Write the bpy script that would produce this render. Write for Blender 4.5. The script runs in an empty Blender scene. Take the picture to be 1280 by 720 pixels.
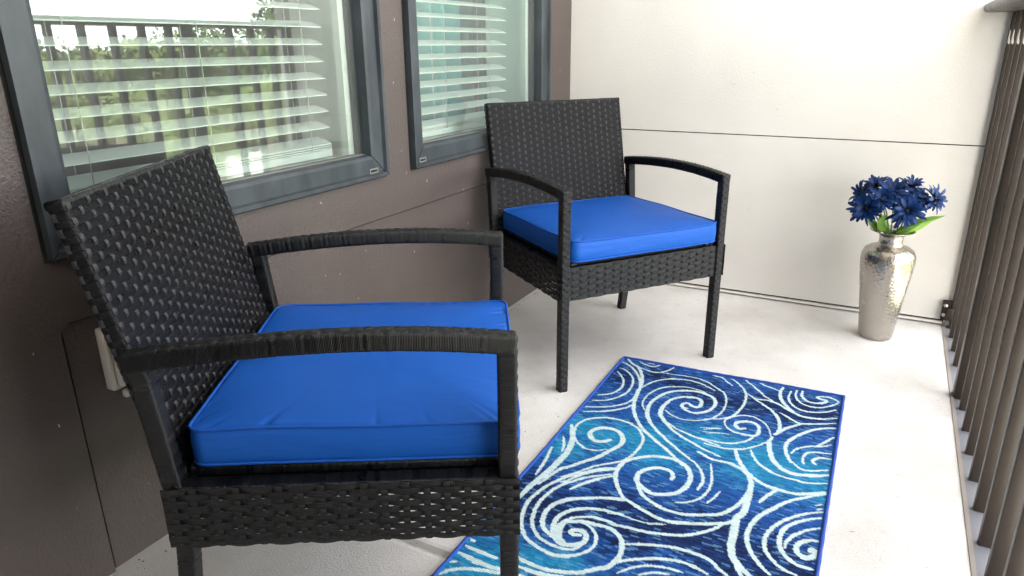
import bpy, bmesh, math, random
import numpy as np
from mathutils import Vector, Matrix
R = math.radians
random.seed(7); rng = np.random.default_rng(7)
S = bpy.context.scene
COL = S.collection

# ------------------------------------------------------------------ camera
cam = bpy.data.cameras.new('camera'); cam_o = bpy.data.objects.new('camera', cam); COL.objects.link(cam_o)
cam.sensor_width = 36; cam.lens = 24.787; cam.clip_start = .05; cam.clip_end = 2000
_rt = Vector((0.88352567, 0.46831706, -0.00784316)); _up = Vector((-0.14566167, 0.29064271, 0.94567938)); _fw = Vector((-0.44515735, 0.83438956, -0.32500614))
cam_o.matrix_world = Matrix(((_rt.x, _up.x, -_fw.x, 1.23687), (_rt.y, _up.y, -_fw.y, -2.8568), (_rt.z, _up.z, -_fw.z, .98164), (0, 0, 0, 1)))
S.camera = cam_o

# ------------------------------------------------------------------ sky, sun, exposure
SUN_EL, SUN_AZ = R(48), R(262)          # behind the building: the balcony lies in open shade
W = bpy.data.worlds.new('World'); S.world = W; W.use_nodes = True
nt = W.node_tree; nt.nodes.clear(); N = nt.nodes.new; LK = nt.links.new
wo = N('ShaderNodeOutputWorld'); bg = N('ShaderNodeBackground'); bg.inputs['Strength'].default_value = .12
sky = N('ShaderNodeTexSky'); sky.sky_type = 'NISHITA'; sky.sun_disc = False
sky.sun_elevation = SUN_EL; sky.sun_rotation = SUN_AZ; sky.air_density = 1.0; sky.dust_density = 2.5; sky.ozone_density = 1.0
tc = N('ShaderNodeTexCoord'); mp = N('ShaderNodeMapping'); mp.inputs['Scale'].default_value = (1, 1, 2.6)
cn = N('ShaderNodeTexNoise'); cn.inputs['Scale'].default_value = 1.7; cn.inputs['Detail'].default_value = 7; cn.inputs['Roughness'].default_value = .6
cr = N('ShaderNodeValToRGB'); cr.color_ramp.elements[0].position = .30; cr.color_ramp.elements[1].position = .62
mx = N('ShaderNodeMix'); mx.data_type = 'RGBA'; mx.inputs['B'].default_value = (11.5, 11.0, 10.4, 1)
LK(tc.outputs['Generated'], mp.inputs['Vector']); LK(mp.outputs['Vector'], cn.inputs['Vector']); LK(cn.outputs['Fac'], cr.inputs['Fac'])
LK(cr.outputs['Color'], mx.inputs['Factor']); LK(sky.outputs['Color'], mx.inputs['A']); 
sx = N('ShaderNodeSeparateXYZ'); LK(tc.outputs['Generated'], sx.inputs[0])
hz = N('ShaderNodeMapRange'); hz.interpolation_type = 'SMOOTHSTEP'; hz.inputs['From Min'].default_value = .0; hz.inputs['From Max'].default_value = .42; hz.inputs['To Min'].default_value = .85; hz.inputs['To Max'].default_value = 0
LK(sx.outputs['Z'], hz.inputs['Value'])
mh = N('ShaderNodeMix'); mh.data_type = 'RGBA'; mh.inputs['B'].default_value = (21, 21, 20.5, 1)
LK(hz.outputs['Result'], mh.inputs['Factor']); LK(mx.outputs['Result'], mh.inputs['A']); LK(mh.outputs['Result'], bg.inputs['Color']); LK(bg.outputs['Background'], wo.inputs['Surface'])
sl = bpy.data.lights.new('sun', 'SUN'); sl.energy = 4.6; sl.angle = R(.5); sl.color = (1, .95, .87)
so = bpy.data.objects.new('sun', sl); COL.objects.link(so)
_sd = Vector((math.sin(SUN_AZ)*math.cos(SUN_EL), math.cos(SUN_AZ)*math.cos(SUN_EL), math.sin(SUN_EL)))
so.rotation_euler = (-_sd).to_track_quat('-Z', 'Y').to_euler()
vs = S.view_settings; vs.view_transform = 'Standard'; vs.look = 'None'; vs.gamma = 1; vs.use_curve_mapping = False; vs.exposure = 2.72

# ------------------------------------------------------------------ helpers
class MB:
    def __init__(s): s.v = []; s.f = []; s.uv = []; s.smooth = True
    def add(s, verts, faces, uvs=None):
        b = len(s.v); s.v += [tuple(p) for p in verts]; s.f += [tuple(i + b for i in f) for f in faces]
        s.uv += list(uvs) if uvs is not None else [(p[0] + p[2], p[1] + p[2]) for p in verts]
    def box(s, x0, x1, y0, y1, z0, z1):
        s.add([(x0, y0, z0), (x1, y0, z0), (x1, y1, z0), (x0, y1, z0), (x0, y0, z1), (x1, y0, z1), (x1, y1, z1), (x0, y1, z1)],
              [(0, 3, 2, 1), (4, 5, 6, 7), (0, 1, 5, 4), (1, 2, 6, 5), (2, 3, 7, 6), (3, 0, 4, 7)])
    def tube(s, pts, rad, n=8, cap=True):
        pts = [Vector(p) for p in pts]; m = len(pts); rads = rad if isinstance(rad, (list, tuple)) else [rad]*m
        vs_, fs, uvs = [], [], []; prev = None; L = 0
        for i, p in enumerate(pts):
            d = (pts[min(i+1, m-1)] - pts[max(i-1, 0)]).normalized()
            if prev is None:
                a = d.cross(Vector((0, 0, 1)) if abs(d.z) < .9 else Vector((1, 0, 0))).normalized()
            else:
                a = (prev - d*prev.dot(d)).normalized()
            prev = a; c = d.cross(a)
            if i: L += (p - pts[i-1]).length
            for k in range(n):
                t = 2*math.pi*k/n; vs_.append(p + (a*math.cos(t) + c*math.sin(t))*rads[i]); uvs.append((L, t*rads[i]))
        for i in range(m-1):
            for k in range(n):
                fs.append((i*n+k, i*n+(k+1) % n, (i+1)*n+(k+1) % n, (i+1)*n+k))
        if cap: fs.append(tuple(range(n-1, -1, -1))); fs.append(tuple((m-1)*n+k for k in range(n)))
        s.add(vs_, fs, uvs)
    def lathe(s, prof, n=48, c=(0, 0, 0)):
        vs_, fs = [], []; m = len(prof)
        for r, z in prof:
            for k in range(n):
                t = 2*math.pi*k/n; vs_.append((c[0]+r*math.cos(t), c[1]+r*math.sin(t), c[2]+z))
        for i in range(m-1):
            for k in range(n):
                fs.append((i*n+k, i*n+(k+1) % n, (i+1)*n+(k+1) % n, (i+1)*n+k))
        s.add(vs_, fs)
    def grid(s, nu, nv, fn, uvfn=None, wrap=False):
        vs_, uvs, fs = [], [], []
        for j in range(nv):
            for i in range(nu):
                vs_.append(fn(i, j)); uvs.append(uvfn(i, j) if uvfn else (i/(nu-1), j/(nv-1)))
        for j in range(nv-1):
            for i in range(nu if wrap else nu-1):
                i2 = (i+1) % nu
                fs.append((j*nu+i, j*nu+i2, (j+1)*nu+i2, (j+1)*nu+i))
        s.add(vs_, fs, uvs)
    def build(s, name, mat, parent=None, smooth=None, bevel=0, seg=2):
        me = bpy.data.meshes.new(name); me.from_pydata(s.v, [], s.f)
        uvl = me.uv_layers.new(name='UVMap'); li = np.empty(len(me.loops), dtype=np.int32); me.loops.foreach_get('vertex_index', li)
        uvl.data.foreach_set('uv', np.array(s.uv, dtype=np.float32)[li].ravel())
        if smooth is None: smooth = s.smooth
        me.polygons.foreach_set('use_smooth', [bool(smooth)]*len(me.polygons))
        me.materials.append(mat)
        if bevel:
            bm = bmesh.new(); bm.from_mesh(me); bmesh.ops.remove_doubles(bm, verts=bm.verts, dist=1e-5)
            bmesh.ops.bevel(bm, geom=[e for e in bm.edges if len(e.link_faces) == 2 and e.calc_face_angle(0) > .5], offset=bevel, segments=seg, affect='EDGES', profile=.5)
            bm.to_mesh(me); bm.free()
        me.update()
        o = bpy.data.objects.new(name, me); COL.objects.link(o)
        if parent: o.parent = parent
        return o

def tag(o, label=None, cat=None, group=None, kind=None):
    if label: o['label'] = label
    if cat: o['category'] = cat
    if group: o['group'] = group
    if kind: o['kind'] = kind
    return o
def empty(name, loc, label, cat, group=None, rz=0):
    o = bpy.data.objects.new(name, None); COL.objects.link(o); o.location = loc; o.rotation_euler = (0, 0, rz); o.empty_display_size = .1
    return tag(o, label, cat, group)
def kids(o): return [c for c in bpy.data.objects if c.parent == o]
def copy_tree(o, parent=None):
    c = o.copy(); COL.objects.link(c)
    if parent: c.parent = parent
    for ch in kids(o): copy_tree(ch, c)
    return c

# ------------------------------------------------------------------ materials
def mat(name, color, rough=.5, metal=0, spec=.5):
    m = bpy.data.materials.new(name); m.use_nodes = True; b = m.node_tree.nodes['Principled BSDF']
    b.inputs['Base Color'].default_value = (*color, 1); b.inputs['Roughness'].default_value = rough; b.inputs['Metallic'].default_value = metal
    b.inputs['Specular IOR Level'].default_value = spec
    return m
class NT:
    def __init__(s, m): s.t = m.node_tree; s.b = s.t.nodes['Principled BSDF']
    def n(s, k, **kw):
        x = s.t.nodes.new('ShaderNode' + k)
        for a, v in kw.items():
            if hasattr(x, a): setattr(x, a, v)
            else: x.inputs[a.replace('_', ' ')].default_value = v
        return x
    def l(s, a, b): s.t.links.new(a, b)
    def noise(s, vec, scale, detail=4, rough=.55):
        x = s.n('TexNoise'); x.inputs['Scale'].default_value = scale; x.inputs['Detail'].default_value = detail; x.inputs['Roughness'].default_value = rough
        s.l(vec, x.inputs['Vector']); return x.outputs['Fac']
    def ramp(s, f, *st):
        x = s.n('ValToRGB'); e = x.color_ramp.elements
        while len(e) < len(st): e.new(.5)
        for q, (p, c) in zip(e, st): q.position = p; q.color = (*c, 1) if isinstance(c, tuple) else (c, c, c, 1)
        s.l(f, x.inputs['Fac']); return x.outputs['Color']
    def mix(s, f, a, b, mode='MIX'):
        x = s.n('Mix', data_type='RGBA', blend_type=mode)
        for k, v in (('Factor', f), ('A', a), ('B', b)):
            if isinstance(v, tuple): x.inputs[k].default_value = (*v, 1)
            elif isinstance(v, (int, float)): x.inputs[k].default_value = v
            else: s.l(v, x.inputs[k])
        return x.outputs['Result']
    def math(s, op, a, b=0, c=0):
        x = s.n('Math', operation=op)
        for i, v in enumerate((a, b, c)):
            if isinstance(v, (int, float)): x.inputs[i].default_value = v
            else: s.l(v, x.inputs[i])
        return x.outputs[0]
    def bump(s, h, strength=.3, dist=.002, nrm=None):
        x = s.n('Bump'); x.inputs['Strength'].default_value = strength; x.inputs['Distance'].default_value = dist
        s.l(h, x.inputs['Height'])
        if nrm: s.l(nrm, x.inputs['Normal'])
        return x.outputs['Normal']
    def obj(s): return s.n('TexCoord').outputs['Object']
    def uv(s): return s.n('TexCoord').outputs['UV']
    def mapv(s, v, sc): 
        x = s.n('Mapping'); x.inputs['Scale'].default_value = sc; s.l(v, x.inputs['Vector']); return x.outputs['Vector']
    def set(s, **kw):
        for k, v in kw.items():
            k = k.replace('_', ' ')
            if isinstance(v, (int, float)): s.b.inputs[k].default_value = v
            else: s.l(v, s.b.inputs[k])

M = {}
# resin wicker: fine ribs along each strand (uv in metres, v across)
m = M['wicker'] = mat('wicker', (.010, .0105, .013), .36, 0, .32); q = NT(m)
sep = q.n('SeparateXYZ'); q.l(q.uv(), sep.inputs[0])
rib = q.math('SINE', q.math('MULTIPLY', sep.outputs['Y'], 2*math.pi/.0022))
ns = q.noise(q.obj(), 60, 3); ns2 = q.noise(q.obj(), 9, 3)
wn = q.n('TexWhiteNoise', noise_dimensions='1D'); q.l(q.math('FLOOR', q.math('MULTIPLY', sep.outputs['Y'], 1/.0098)), wn.inputs['W'])
tg = q.n('Tangent'); tg.direction_type = 'UV_MAP'; tg.uv_map = 'UVMap'
q.set(Base_Color=q.mix(wn.outputs['Value'], (.0024, .0026, .0038), (.0048, .0052, .0070)), Roughness=q.math('ADD', q.math('MULTIPLY_ADD', ns, .14, .20), q.math('MULTIPLY', wn.outputs['Value'], .16)), Normal=q.bump(rib, .45, .0006), Anisotropic=.75, Tangent=tg.outputs['Tangent'])
M['wicker_stake_sheen'] = m.copy(); M['wicker_stake_sheen'].name = 'wicker_stake_sheen'  # same resin; sheen of the backrest stakes put into a lighter colour
for nd in M['wicker_stake_sheen'].node_tree.nodes:
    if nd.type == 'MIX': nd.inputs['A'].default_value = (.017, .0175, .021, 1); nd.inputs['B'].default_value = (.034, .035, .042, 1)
M['wicker_flat'] = m.copy(); M['wicker_flat'].name = 'wicker_flat'; _b = M['wicker_flat'].node_tree.nodes['Principled BSDF']; _b.inputs['Specular IOR Level'].default_value = .20; _b.inputs['Anisotropic'].default_value = .4
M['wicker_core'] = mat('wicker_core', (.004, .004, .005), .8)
# cushion cloth
m = M['cushion'] = mat('cushion', (.016, .09, .47), .55, 0, .22); q = NT(m)
o = q.obj(); fine = q.noise(q.mapv(o, (700, 700, 700)), 1, 1); big = q.noise(o, 7, 3); wr = q.noise(q.mapv(o, (9, 5, 30)), 1, 3, .5)
q.set(Base_Color=q.mix(big, (.0040, .070, .355), (.0055, .084, .400)), Normal=q.bump(fine, .28, .0006, q.bump(wr, .35, .012)))
M['piping'] = mat('piping', (.007, .075, .37), .6, 0, .2)
# stucco, dark brown paint with chips
m = M['brown_stucco'] = mat('brown_stucco', (.10, .078, .071), .55); q = NT(m); o = q.obj()
n1 = q.noise(o, 130, 3, .6); n2 = q.noise(o, 3, 4); n3 = q.noise(q.mapv(o, (110, 110, 48)), 1, 2, .3); n4 = q.noise(q.mapv(o, (14, 14, 11)), 1, 2, .5)
chips = q.math('MULTIPLY', q.ramp(n3, (.755, 0.), (.77, 1.)), q.ramp(n4, (.5, 0.), (.56, 1.)))
base = q.mix(n2, (.058, .0445, .0415), (.084, .066, .061))
q.set(Base_Color=q.mix(chips, base, (.50, .46, .42)), Normal=q.bump(n1, .55, .005), Roughness=q.math('MULTIPLY_ADD', n2, .2, .42))
# cream stucco
m = M['cream_stucco'] = mat('cream_stucco', (.80, .76, .71), .75); q = NT(m); o = q.obj()
n1 = q.noise(o, 120, 4, .6); n2 = q.noise(o, 1.6, 5); n3 = q.noise(q.mapv(o, (60, 60, 45)), 1, 2, .3)
base = q.mix(q.ramp(n2, (.3, 0.), (.75, 1.)), (.67, .645, .615), (.575, .552, .525))
q.set(Base_Color=q.mix(q.ramp(n3, (.77, 0.), (.80, .7)), base, (.40, .36, .33)), Normal=q.bump(n1, .28, .004))
M['cream_trim'] = mat('cream_trim', (.70, .67, .63), .6)
M['gap'] = mat('gap', (.012, .011, .010), .9)
# concrete floor
m = M['concrete'] = mat('concrete', (.55, .53, .50), .8); q = NT(m); o = q.obj()
n1 = q.noise(o, 220, 3, .7); n2 = q.noise(o, 2.2, 6, .6); n3 = q.noise(o, 34, 3, .6); n4 = q.noise(o, 420, 2, .5); n5 = q.noise(q.mapv(o, (26, 70, 30)), 1, 3, .6)
c = q.mix(q.ramp(n2, (.32, 0.), (.68, 1.)), (.52, .50, .48), (.72, .705, .69))
c = q.mix(q.ramp(n3, (.60, 0.), (.74, .28)), c, (.30, .27, .24)); c = q.mix(q.ramp(n4, (.60, 0.), (.70, .55)), c, (.16, .14, .13))
c = q.mix(q.ramp(n5, (.71, 0.), (.735, .6)), c, (.17, .145, .12))
q.set(Base_Color=c, Normal=q.bump(n1, .6, .0025), Roughness=q.math('MULTIPLY_ADD', n2, .25, .6))
# slate grey aluminium frame
m = M['frame_metal'] = mat('frame_metal', (.08, .10, .115), .42, 0, .3); q = NT(m); o = q.obj()
n1 = q.noise(q.mapv(o, (5, 14, 5)), 1, 5, .6); n2 = q.noise(o, 55, 3)
q.set(Base_Color=q.mix(q.ramp(n1, (.35, 0.), (.7, 1.)), (.026, .032, .038), (.055, .066, .075)), Roughness=q.math('MULTIPLY_ADD', n1, .3, .28), Normal=q.bump(n2, .05, .001))
M['frame_seal'] = mat('frame_seal', (.012, .012, .013), .6)
M['weep_metal'] = mat('weep_metal', (.20, .19, .18), .5)
M['mitre'] = mat('mitre', (.10, .07, .06), .7)
# bronze painted railing
m = M['bronze'] = mat('bronze', (.045, .036, .030), .38, 0, .3); q = NT(m); o = q.obj()
n1 = q.noise(o, 22, 4); n3 = q.noise(q.mapv(o, (60, 60, 16)), 1, 2, .3)
base = q.mix(n1, (.021, .0160, .0128), (.032, .0245, .0195))
q.set(Base_Color=q.mix(q.ramp(n3, (.745, 0.), (.76, .8)), base, (.55, .52, .48)), Roughness=q.math('MULTIPLY_ADD', n1, .25, .26))
M['flashing'] = mat('flashing', (.15, .155, .175), .5)
M['edge_lip'] = mat('edge_lip', (.24, .21, .19), .6)
M['steel'] = mat('steel', (.5, .48, .45), .35, 1)
# interior
M['white_paint'] = mat('white_paint', (.90, .91, .88), .5)
M['slat'] = mat('slat', (.90, .91, .88), .4)
M['room_wall'] = mat('room_wall', (.55, .56, .53), .9)
M['room_floor'] = mat('room_floor', (.30, .27, .24), .7)
M['teal_cloth'] = mat('teal_cloth', (.20, .58, .60), .8)
M['cord'] = mat('cord', (.8, .8, .76), .7)
m = bpy.data.materials.new('window_glass'); m.use_nodes = True; t = m.node_tree; t.nodes.clear()
out = t.nodes.new('ShaderNodeOutputMaterial'); mixs = t.nodes.new('ShaderNodeMixShader'); tr = t.nodes.new('ShaderNodeBsdfTransparent'); gl = t.nodes.new('ShaderNodeBsdfGlossy'); fr = t.nodes.new('ShaderNodeFresnel')
tr.inputs['Color'].default_value = (.89, .975, .925, 1); gl.inputs['Color'].default_value = (.90, 1, .98, 1); gl.inputs['Roughness'].default_value = 0; fr.inputs['IOR'].default_value = 1.95
t.links.new(fr.outputs[0], mixs.inputs[0]); t.links.new(tr.outputs[0], mixs.inputs[1]); t.links.new(gl.outputs[0], mixs.inputs[2]); df = t.nodes.new('ShaderNodeBsdfDiffuse'); df.inputs['Color'].default_value = (.8, .8, .78, 1); mx2 = t.nodes.new('ShaderNodeMixShader')
ntx = t.nodes.new('ShaderNodeTexNoise'); ntx.inputs['Scale'].default_value = 4; mrg = t.nodes.new('ShaderNodeMapRange'); mrg.inputs['To Min'].default_value = .02; mrg.inputs['To Max'].default_value = .10
t.links.new(ntx.outputs['Fac'], mrg.inputs['Value']); t.links.new(mrg.outputs[0], mx2.inputs[0]); t.links.new(mixs.outputs[0], mx2.inputs[1]); t.links.new(df.outputs[0], mx2.inputs[2]); t.links.new(mx2.outputs[0], out.inputs[0]); M['glass'] = m   # thin film of dust on the pane
# outlet
m = M['outlet'] = mat('outlet', (.48, .455, .42), .45)
# vase: hammered nickel
m = M['hammered'] = mat('hammered', (.66, .61, .55), .24, 1); q = NT(m); o = q.obj()
vo = q.n('TexVoronoi'); vo.inputs['Scale'].default_value = 120; q.l(q.mapv(o, (1, 1, .8)), vo.inputs['Vector']); nn = q.noise(o, 14, 4)
q.set(Normal=q.bump(vo.outputs['Distance'], .40, .0022), Roughness=q.math('MULTIPLY_ADD', nn, .25, .12), Base_Color=q.mix(nn, (.37, .342, .31), (.48, .447, .41)))
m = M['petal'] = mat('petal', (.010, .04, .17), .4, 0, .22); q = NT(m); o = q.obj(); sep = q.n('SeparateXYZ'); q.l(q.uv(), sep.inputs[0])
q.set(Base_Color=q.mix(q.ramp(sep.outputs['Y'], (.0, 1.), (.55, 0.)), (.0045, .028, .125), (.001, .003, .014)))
M['flower_eye'] = mat('flower_eye', (.005, .007, .02), .8)
M['stem'] = mat('stem', (.06, .14, .03), .5)
m = M['leaf'] = mat('leaf', (.10, .24, .035), .45); q = NT(m); sep = q.n('SeparateXYZ'); q.l(q.uv(), sep.inputs[0])
q.set(Base_Color=q.mix(q.ramp(sep.outputs['X'], (.2, 0.), (.5, 1.), (.8, 0.)), (.20, .36, .05), (.07, .19, .035)))
# outside
def noisy(name, a, b, sc, rough=.8):
    m = mat(name, a, rough); q = NT(m); f = q.noise(q.obj(), sc, 5); q.set(Base_Color=q.mix(q.ramp(f, (.3, 0.), (.7, 1.)), a, b)); return m
M['grass'] = noisy('grass', (.09, .15, .035), (.34, .31, .22), .22)
M['paving'] = noisy('paving', (.50, .48, .44), (.62, .60, .56), .3)
M['foliage'] = noisy('foliage', (.065, .125, .028), (.13, .20, .055), .9)
M['foliage_light'] = noisy('foliage_light', (.13, .19, .045), (.21, .26, .09), .9)
M['bark'] = noisy('bark', (.10, .075, .055), (.16, .13, .10), 6)
M['lamp_black'] = mat('lamp_black', (.02, .02, .02), .4)
M['lamp_glass'] = mat('lamp_glass', (.7, .7, .66), .2)

# ------------------------------------------------------------------ setting: floor, building
f = MB(); f.smooth = False
prof = [(-4.2, 0), (-1.896, 0), (-1.887, -.002), (-1.880, -.012), (-1.872, -.012), (-1.865, -.002), (-1.856, 0), (.0, 0), (.012, 0)]
vs_ = []; fs = []
for (y, z) in prof: vs_ += [(-.012, y, z), (1.497, y, z)]
for i in range(len(prof)-1): fs.append((2*i, 2*i+1, 2*i+3, 2*i+2))
f.add(vs_, fs)
f.box(-.012, 1.497, -4.2, .012, -.22, -.02)
o = f.build('floor', M['concrete'], smooth=False); tag(o, kind='structure')
f = MB(); f.box(-4.5, 1.66, -4.2, .2, 2.72, 2.95); tag(f.build('ceiling', M['cream_trim'], smooth=False), kind='structure')

# brown wall: outer skin with two openings, lower panel recessed
ZJ, YP = .5246, -2.22
W1 = (-2.2196, -1.28, .638, 2.16); W2 = (-1.1675, -.2254, .636, 2.16)
bw = MB(); bw.smooth = False
def slab(x0, x1, y0, y1, z0, z1): bw.box(x0, x1, y0, y1, z0, z1)
slab(-.17, 0, -4.2, YP, -4.7, 2.72)
slab(-.17, 0, YP, 0, ZJ, .636)
slab(-.17, 0, YP, W1[1], .636, .638)
slab(-.17, 0, W1[1], W2[0], .636, 2.16)
slab(-.17, 0, W2[1], 0, .636, 2.16)
slab(-.17, 0, YP, 0, 2.16, 2.72)
# recessed panel with a rounded top corner and thin reveal groove
rc = .022
slab(-.17, -.008, YP+.0065, 0, -4.7, ZJ-.0045)
g = []
for k in range(7):
    a = math.pi/2*k/6; g.append((YP+rc-rc*math.cos(a), ZJ-rc+rc*math.sin(a)))
vv = [(0, YP, ZJ)] + [(0, y, z) for y, z in g]; vb = [(-.02, YP, ZJ)] + [(-.02, y, z) for y, z in g]
bw.add(vv + vb, [(0, i+1, i) for i in range(1, 7)] + [(i, i+1, 8+i+1, 8+i) for i in range(1, 7)])
wall = bw.build('brown_wall', M['brown_stucco'], smooth=False)
tag(wall, 'dark brown painted stucco wall with two windows and chipped specks', 'wall')
gp = MB(); gp.box(-.045, -.036, YP, 0, 0, ZJ); gp.build('joint_backing', M['brown_stucco'], wall)
# cream end wall
cw = MB(); cw.smooth = False
ZC = .6497
cw.box(-.17, 1.60, 0, .16, .022, ZC-.002); cw.box(-.17, 1.60, 0, .16, ZC+.002, 2.72); cw.box(-.17, 1.60, .006, .158, ZC-.002, ZC+.002)
cw.box(-.17, 1.60, .012, .16, -.22, .022)
wall2 = cw.build('cream_wall', M['cream_stucco'], smooth=False)
tag(wall2, 'cream stucco wall at the far end with a thin horizontal joint', 'wall')
b = MB(); b.box(.0, 1.59, .0055, .0058, ZC-.002, ZC+.002); b.box(0, 1.50, .0116, .0119, 0.001, .022); b.build('joint_backing', M['gap'], wall2)
b = MB(); b.box(.002, 1.497, -.003, .0112, .0065, .014); b.build('base_flashing', M['cream_trim'], wall2, smooth=False)
# unseen end wall added behind the camera as light fill, room behind the windows
b = MB(); b.smooth = False; b.box(0, 1.503, -3.36, -3.2, .0, 2.72); tag(b.build('cream_wall', M['cream_stucco'], smooth=False), 'unseen cream stucco wall added behind the viewer to bounce fill light', 'wall')
b = MB(); b.box(1.503, 1.72, -3.36, -2.55, -4.7, 2.72); tag(b.build('unseen_shade_pier', M['brown_stucco'], smooth=False), 'unseen dark brown stucco pier added to shade the near end of the balcony', 'pier')  # unseen pier added to block railing light from the near end
room = MB(); room.smooth = False
room.box(-4.5, -4.3, -4.2, .2, -.2, 2.72); room.box(-4.3, -.17, -4.36, -4.2, -.2, 2.72); room.box(-4.3, -.17, .16, .36, -.2, 2.72)
tag(room.build('room_walls', M['room_wall'], smooth=False), kind='structure')
b = MB(); b.box(-4.3, -.17, -4.2, .16, -.2, 0); tag(b.build('room_floor', M['room_floor'], smooth=False), kind='structure')

# ------------------------------------------------------------------ windows and blinds
def window(y0, y1, z0, z1, label, weeps):
    t = empty('window', (0, (y0+y1)/2, z0), label, 'window', 'windows in the brown wall'); cy = (y0+y1)/2
    yo = lambda y: y - cy
    fw_, gap = .062, .0016
    prof = [(-.05, 0), (.018, 0), (.018, .010), (.008, .013), (.008, .050), (.004, .058), (-.014, fw_), (-.05, fw_)]   # (x, inset)
    def piece(a, b_, nrm):           # a,b corner points (y,z) outer; nrm inward
        mb = MB(); mb.smooth = False
        d = Vector((b_[0]-a[0], b_[1]-a[1])); L = d.length; d.normalize(); n_ = Vector(nrm)
        v0 = []; v1 = []
        for x, i in prof:
            p = Vector(a) + d*(i+gap) + n_*i; r_ = Vector(b_) - d*(i+gap) + n_*i
            v0.append((x, yo(p.x), p.y - z0)); v1.append((x, yo(r_.x), r_.y - z0))
        k = len(prof)
        return v0 + v1, [(i, i+1, k+i+1, k+i) for i in range(k-1)] + [tuple(range(k)), tuple(range(2*k-1, k-1, -1))]
    mb = MB(); mb.smooth = False
    e = .007
    A, B_, C_, D_ = (y0+e, z0+e), (y1-e, z0+e), (y1-e, z1), (y0+e, z1)
    for a, b_, n_ in ((A, B_, (0, 1)), (B_, C_, (-1, 0)), (C_, D_, (0, -1)), (D_, A, (1, 0))): mb.add(*piece(a, b_, n_))
    fr_ = mb.build('frame', M['frame_metal'], t, smooth=False)
    # dark seal and mitre backing behind the frame
    mb = MB(); mb.box(-.06, -.0005, yo(y0), yo(y0)+.007, 0, z1-z0); mb.box(-.06, -.0005, yo(y1)-.007, yo(y1), 0, z1-z0); mb.box(-.06, -.0005, yo(y0)+.007, yo(y1)-.007, 0, .007)
    mb.build('seal', M['frame_seal'], t)
    iy0, iy1, iz = y0+fw_+.004, y1-fw_-.004, z0+fw_+.004
    g = MB(); g.smooth = False; g.add([(-.026, yo(iy0-.03), iz-.03-z0), (-.026, yo(iy1+.03), iz-.03-z0), (-.026, yo(iy1+.03), z1-.04-z0), (-.026, yo(iy0-.03), z1-.04-z0)], [(0, 1, 2, 3)])
    g.build('glass', M['glass'], t, smooth=False)
    # pale glazing stop and gasket round the pane
    g = MB(); g.smooth = False
    g.box(-.024, -.0145, yo(iy0), yo(iy1), iz-z0, iz-z0+.004); g.build('glazing_bead', M['weep_metal'], t)
    g = MB(); g.box(-.024, -.0145, yo(iy1), yo(iy1)+.004, iz-z0, z1-.06-z0); g.box(-.024, -.0145, yo(iy0)-.004, yo(iy0), iz-z0, z1-.06-z0); g.build('gasket', M['frame_seal'], t)
    # white reveal lining the opening inside
    g = MB(); g.smooth = False
    g.box(-.24, -.052, yo(y0)+.03, yo(iy0)-.002, iz-z0-.02, z1-z0); g.box(-.24, -.052, yo(iy1)+.002, yo(y1)-.03, iz-z0-.02, z1-z0); g.box(-.26, -.052, yo(iy0)-.002, yo(iy1)+.002, iz-z0-.03, iz-z0-.006)
    g.box(-.075, -.0525, yo(iy1)-.022, yo(iy1)+.0015, iz-z0-.005, z1-z0)
    g.build('reveal', M['white_paint'], t, smooth=False)
    for wy in weeps:
        w = MB(); w.smooth = False
        w.box(.0075, .0105, yo(wy)-.017, yo(wy)+.017, .019, .022); w.box(.0075, .0105, yo(wy)-.017, yo(wy)+.017, .029, .032)
        w.box(.0075, .0105, yo(wy)-.017, yo(wy)-.014, .022, .029); w.box(.0075, .0105, yo(wy)+.014, yo(wy)+.017, .022, .029)
        wo_ = w.build('weep_cover', M['weep_metal'], t, smooth=False)
        w = MB(); w.box(.0074, .0084, yo(wy)-.0139, yo(wy)+.0139, .0221, .0289); w.build('slot', M['frame_seal'], wo_)
    return t
def blind(y0, y1, zb, phase, label, cords):
    cy = (y0+y1)/2
    bl = empty('window_blind', (-.13, cy, zb), label, 'blind', 'white slatted window blinds'); hw = (y1-y0)/2
    tilt = R(17); proto = None
    z = phase; 
    while z < 2.08:
        if proto is None:
            s = MB(); n = 7
            def P(i, j):
                u = (i/(n-1)-.5)*.049; cz = -.0016*(2*u/.049)**2
                return (u*math.cos(tilt), (-hw, hw)[j % 2], u*-math.sin(tilt)+cz + (0 if j < 2 else -.0026))
            s.grid(n, 2, P); s.grid(n, 2, lambda i, j: P(i, j+2))
            P0 = [P(0, 0), P(0, 1), P(0, 3), P(0, 2)]; P1 = [P(n-1, 0), P(n-1, 1), P(n-1, 3), P(n-1, 2)]
            s.add(P0, [(0, 1, 2, 3)]); s.add(P1, [(0, 1, 2, 3)])
            o = proto = s.build('slat', M['slat'], bl)
        else:
            o = proto.copy(); COL.objects.link(o)
        o.location = (0, 0, z-zb); z += .0423
    b = MB(); b.box(-.025, .025, -hw, hw, 0, .018); 
    for k in range(3): b.box(-.025, .025, -hw, hw, .0195+k*.0055, .0225+k*.0055)
    b.build('bottom_rail', M['slat'], bl, smooth=False)
    b = MB(); b.box(-.028, .028, -hw, hw, 2.09-zb, 2.15-zb); b.build('head_rail', M['slat'], bl, smooth=False)
    for cyy in cords:
        c = MB()
        for dx in (-.026, .0265): c.tube([(dx, cyy-cy, .015), (dx, cyy-cy, 2.1-zb)], .0009, 5)
        c.build('ladder_cord', M['cord'], bl)
    return bl
window(*W1, 'wide slate grey framed window behind the near chair, reflecting trees and railing', [-1.345])
window(*W2, 'slate grey framed window nearest the cream wall, behind the far chair', [-1.115])
blind(-2.145, -1.375, .702, .745, 'white slatted blind inside the wide window behind the near chair', (-2.045, -1.76, -1.45))
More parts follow.
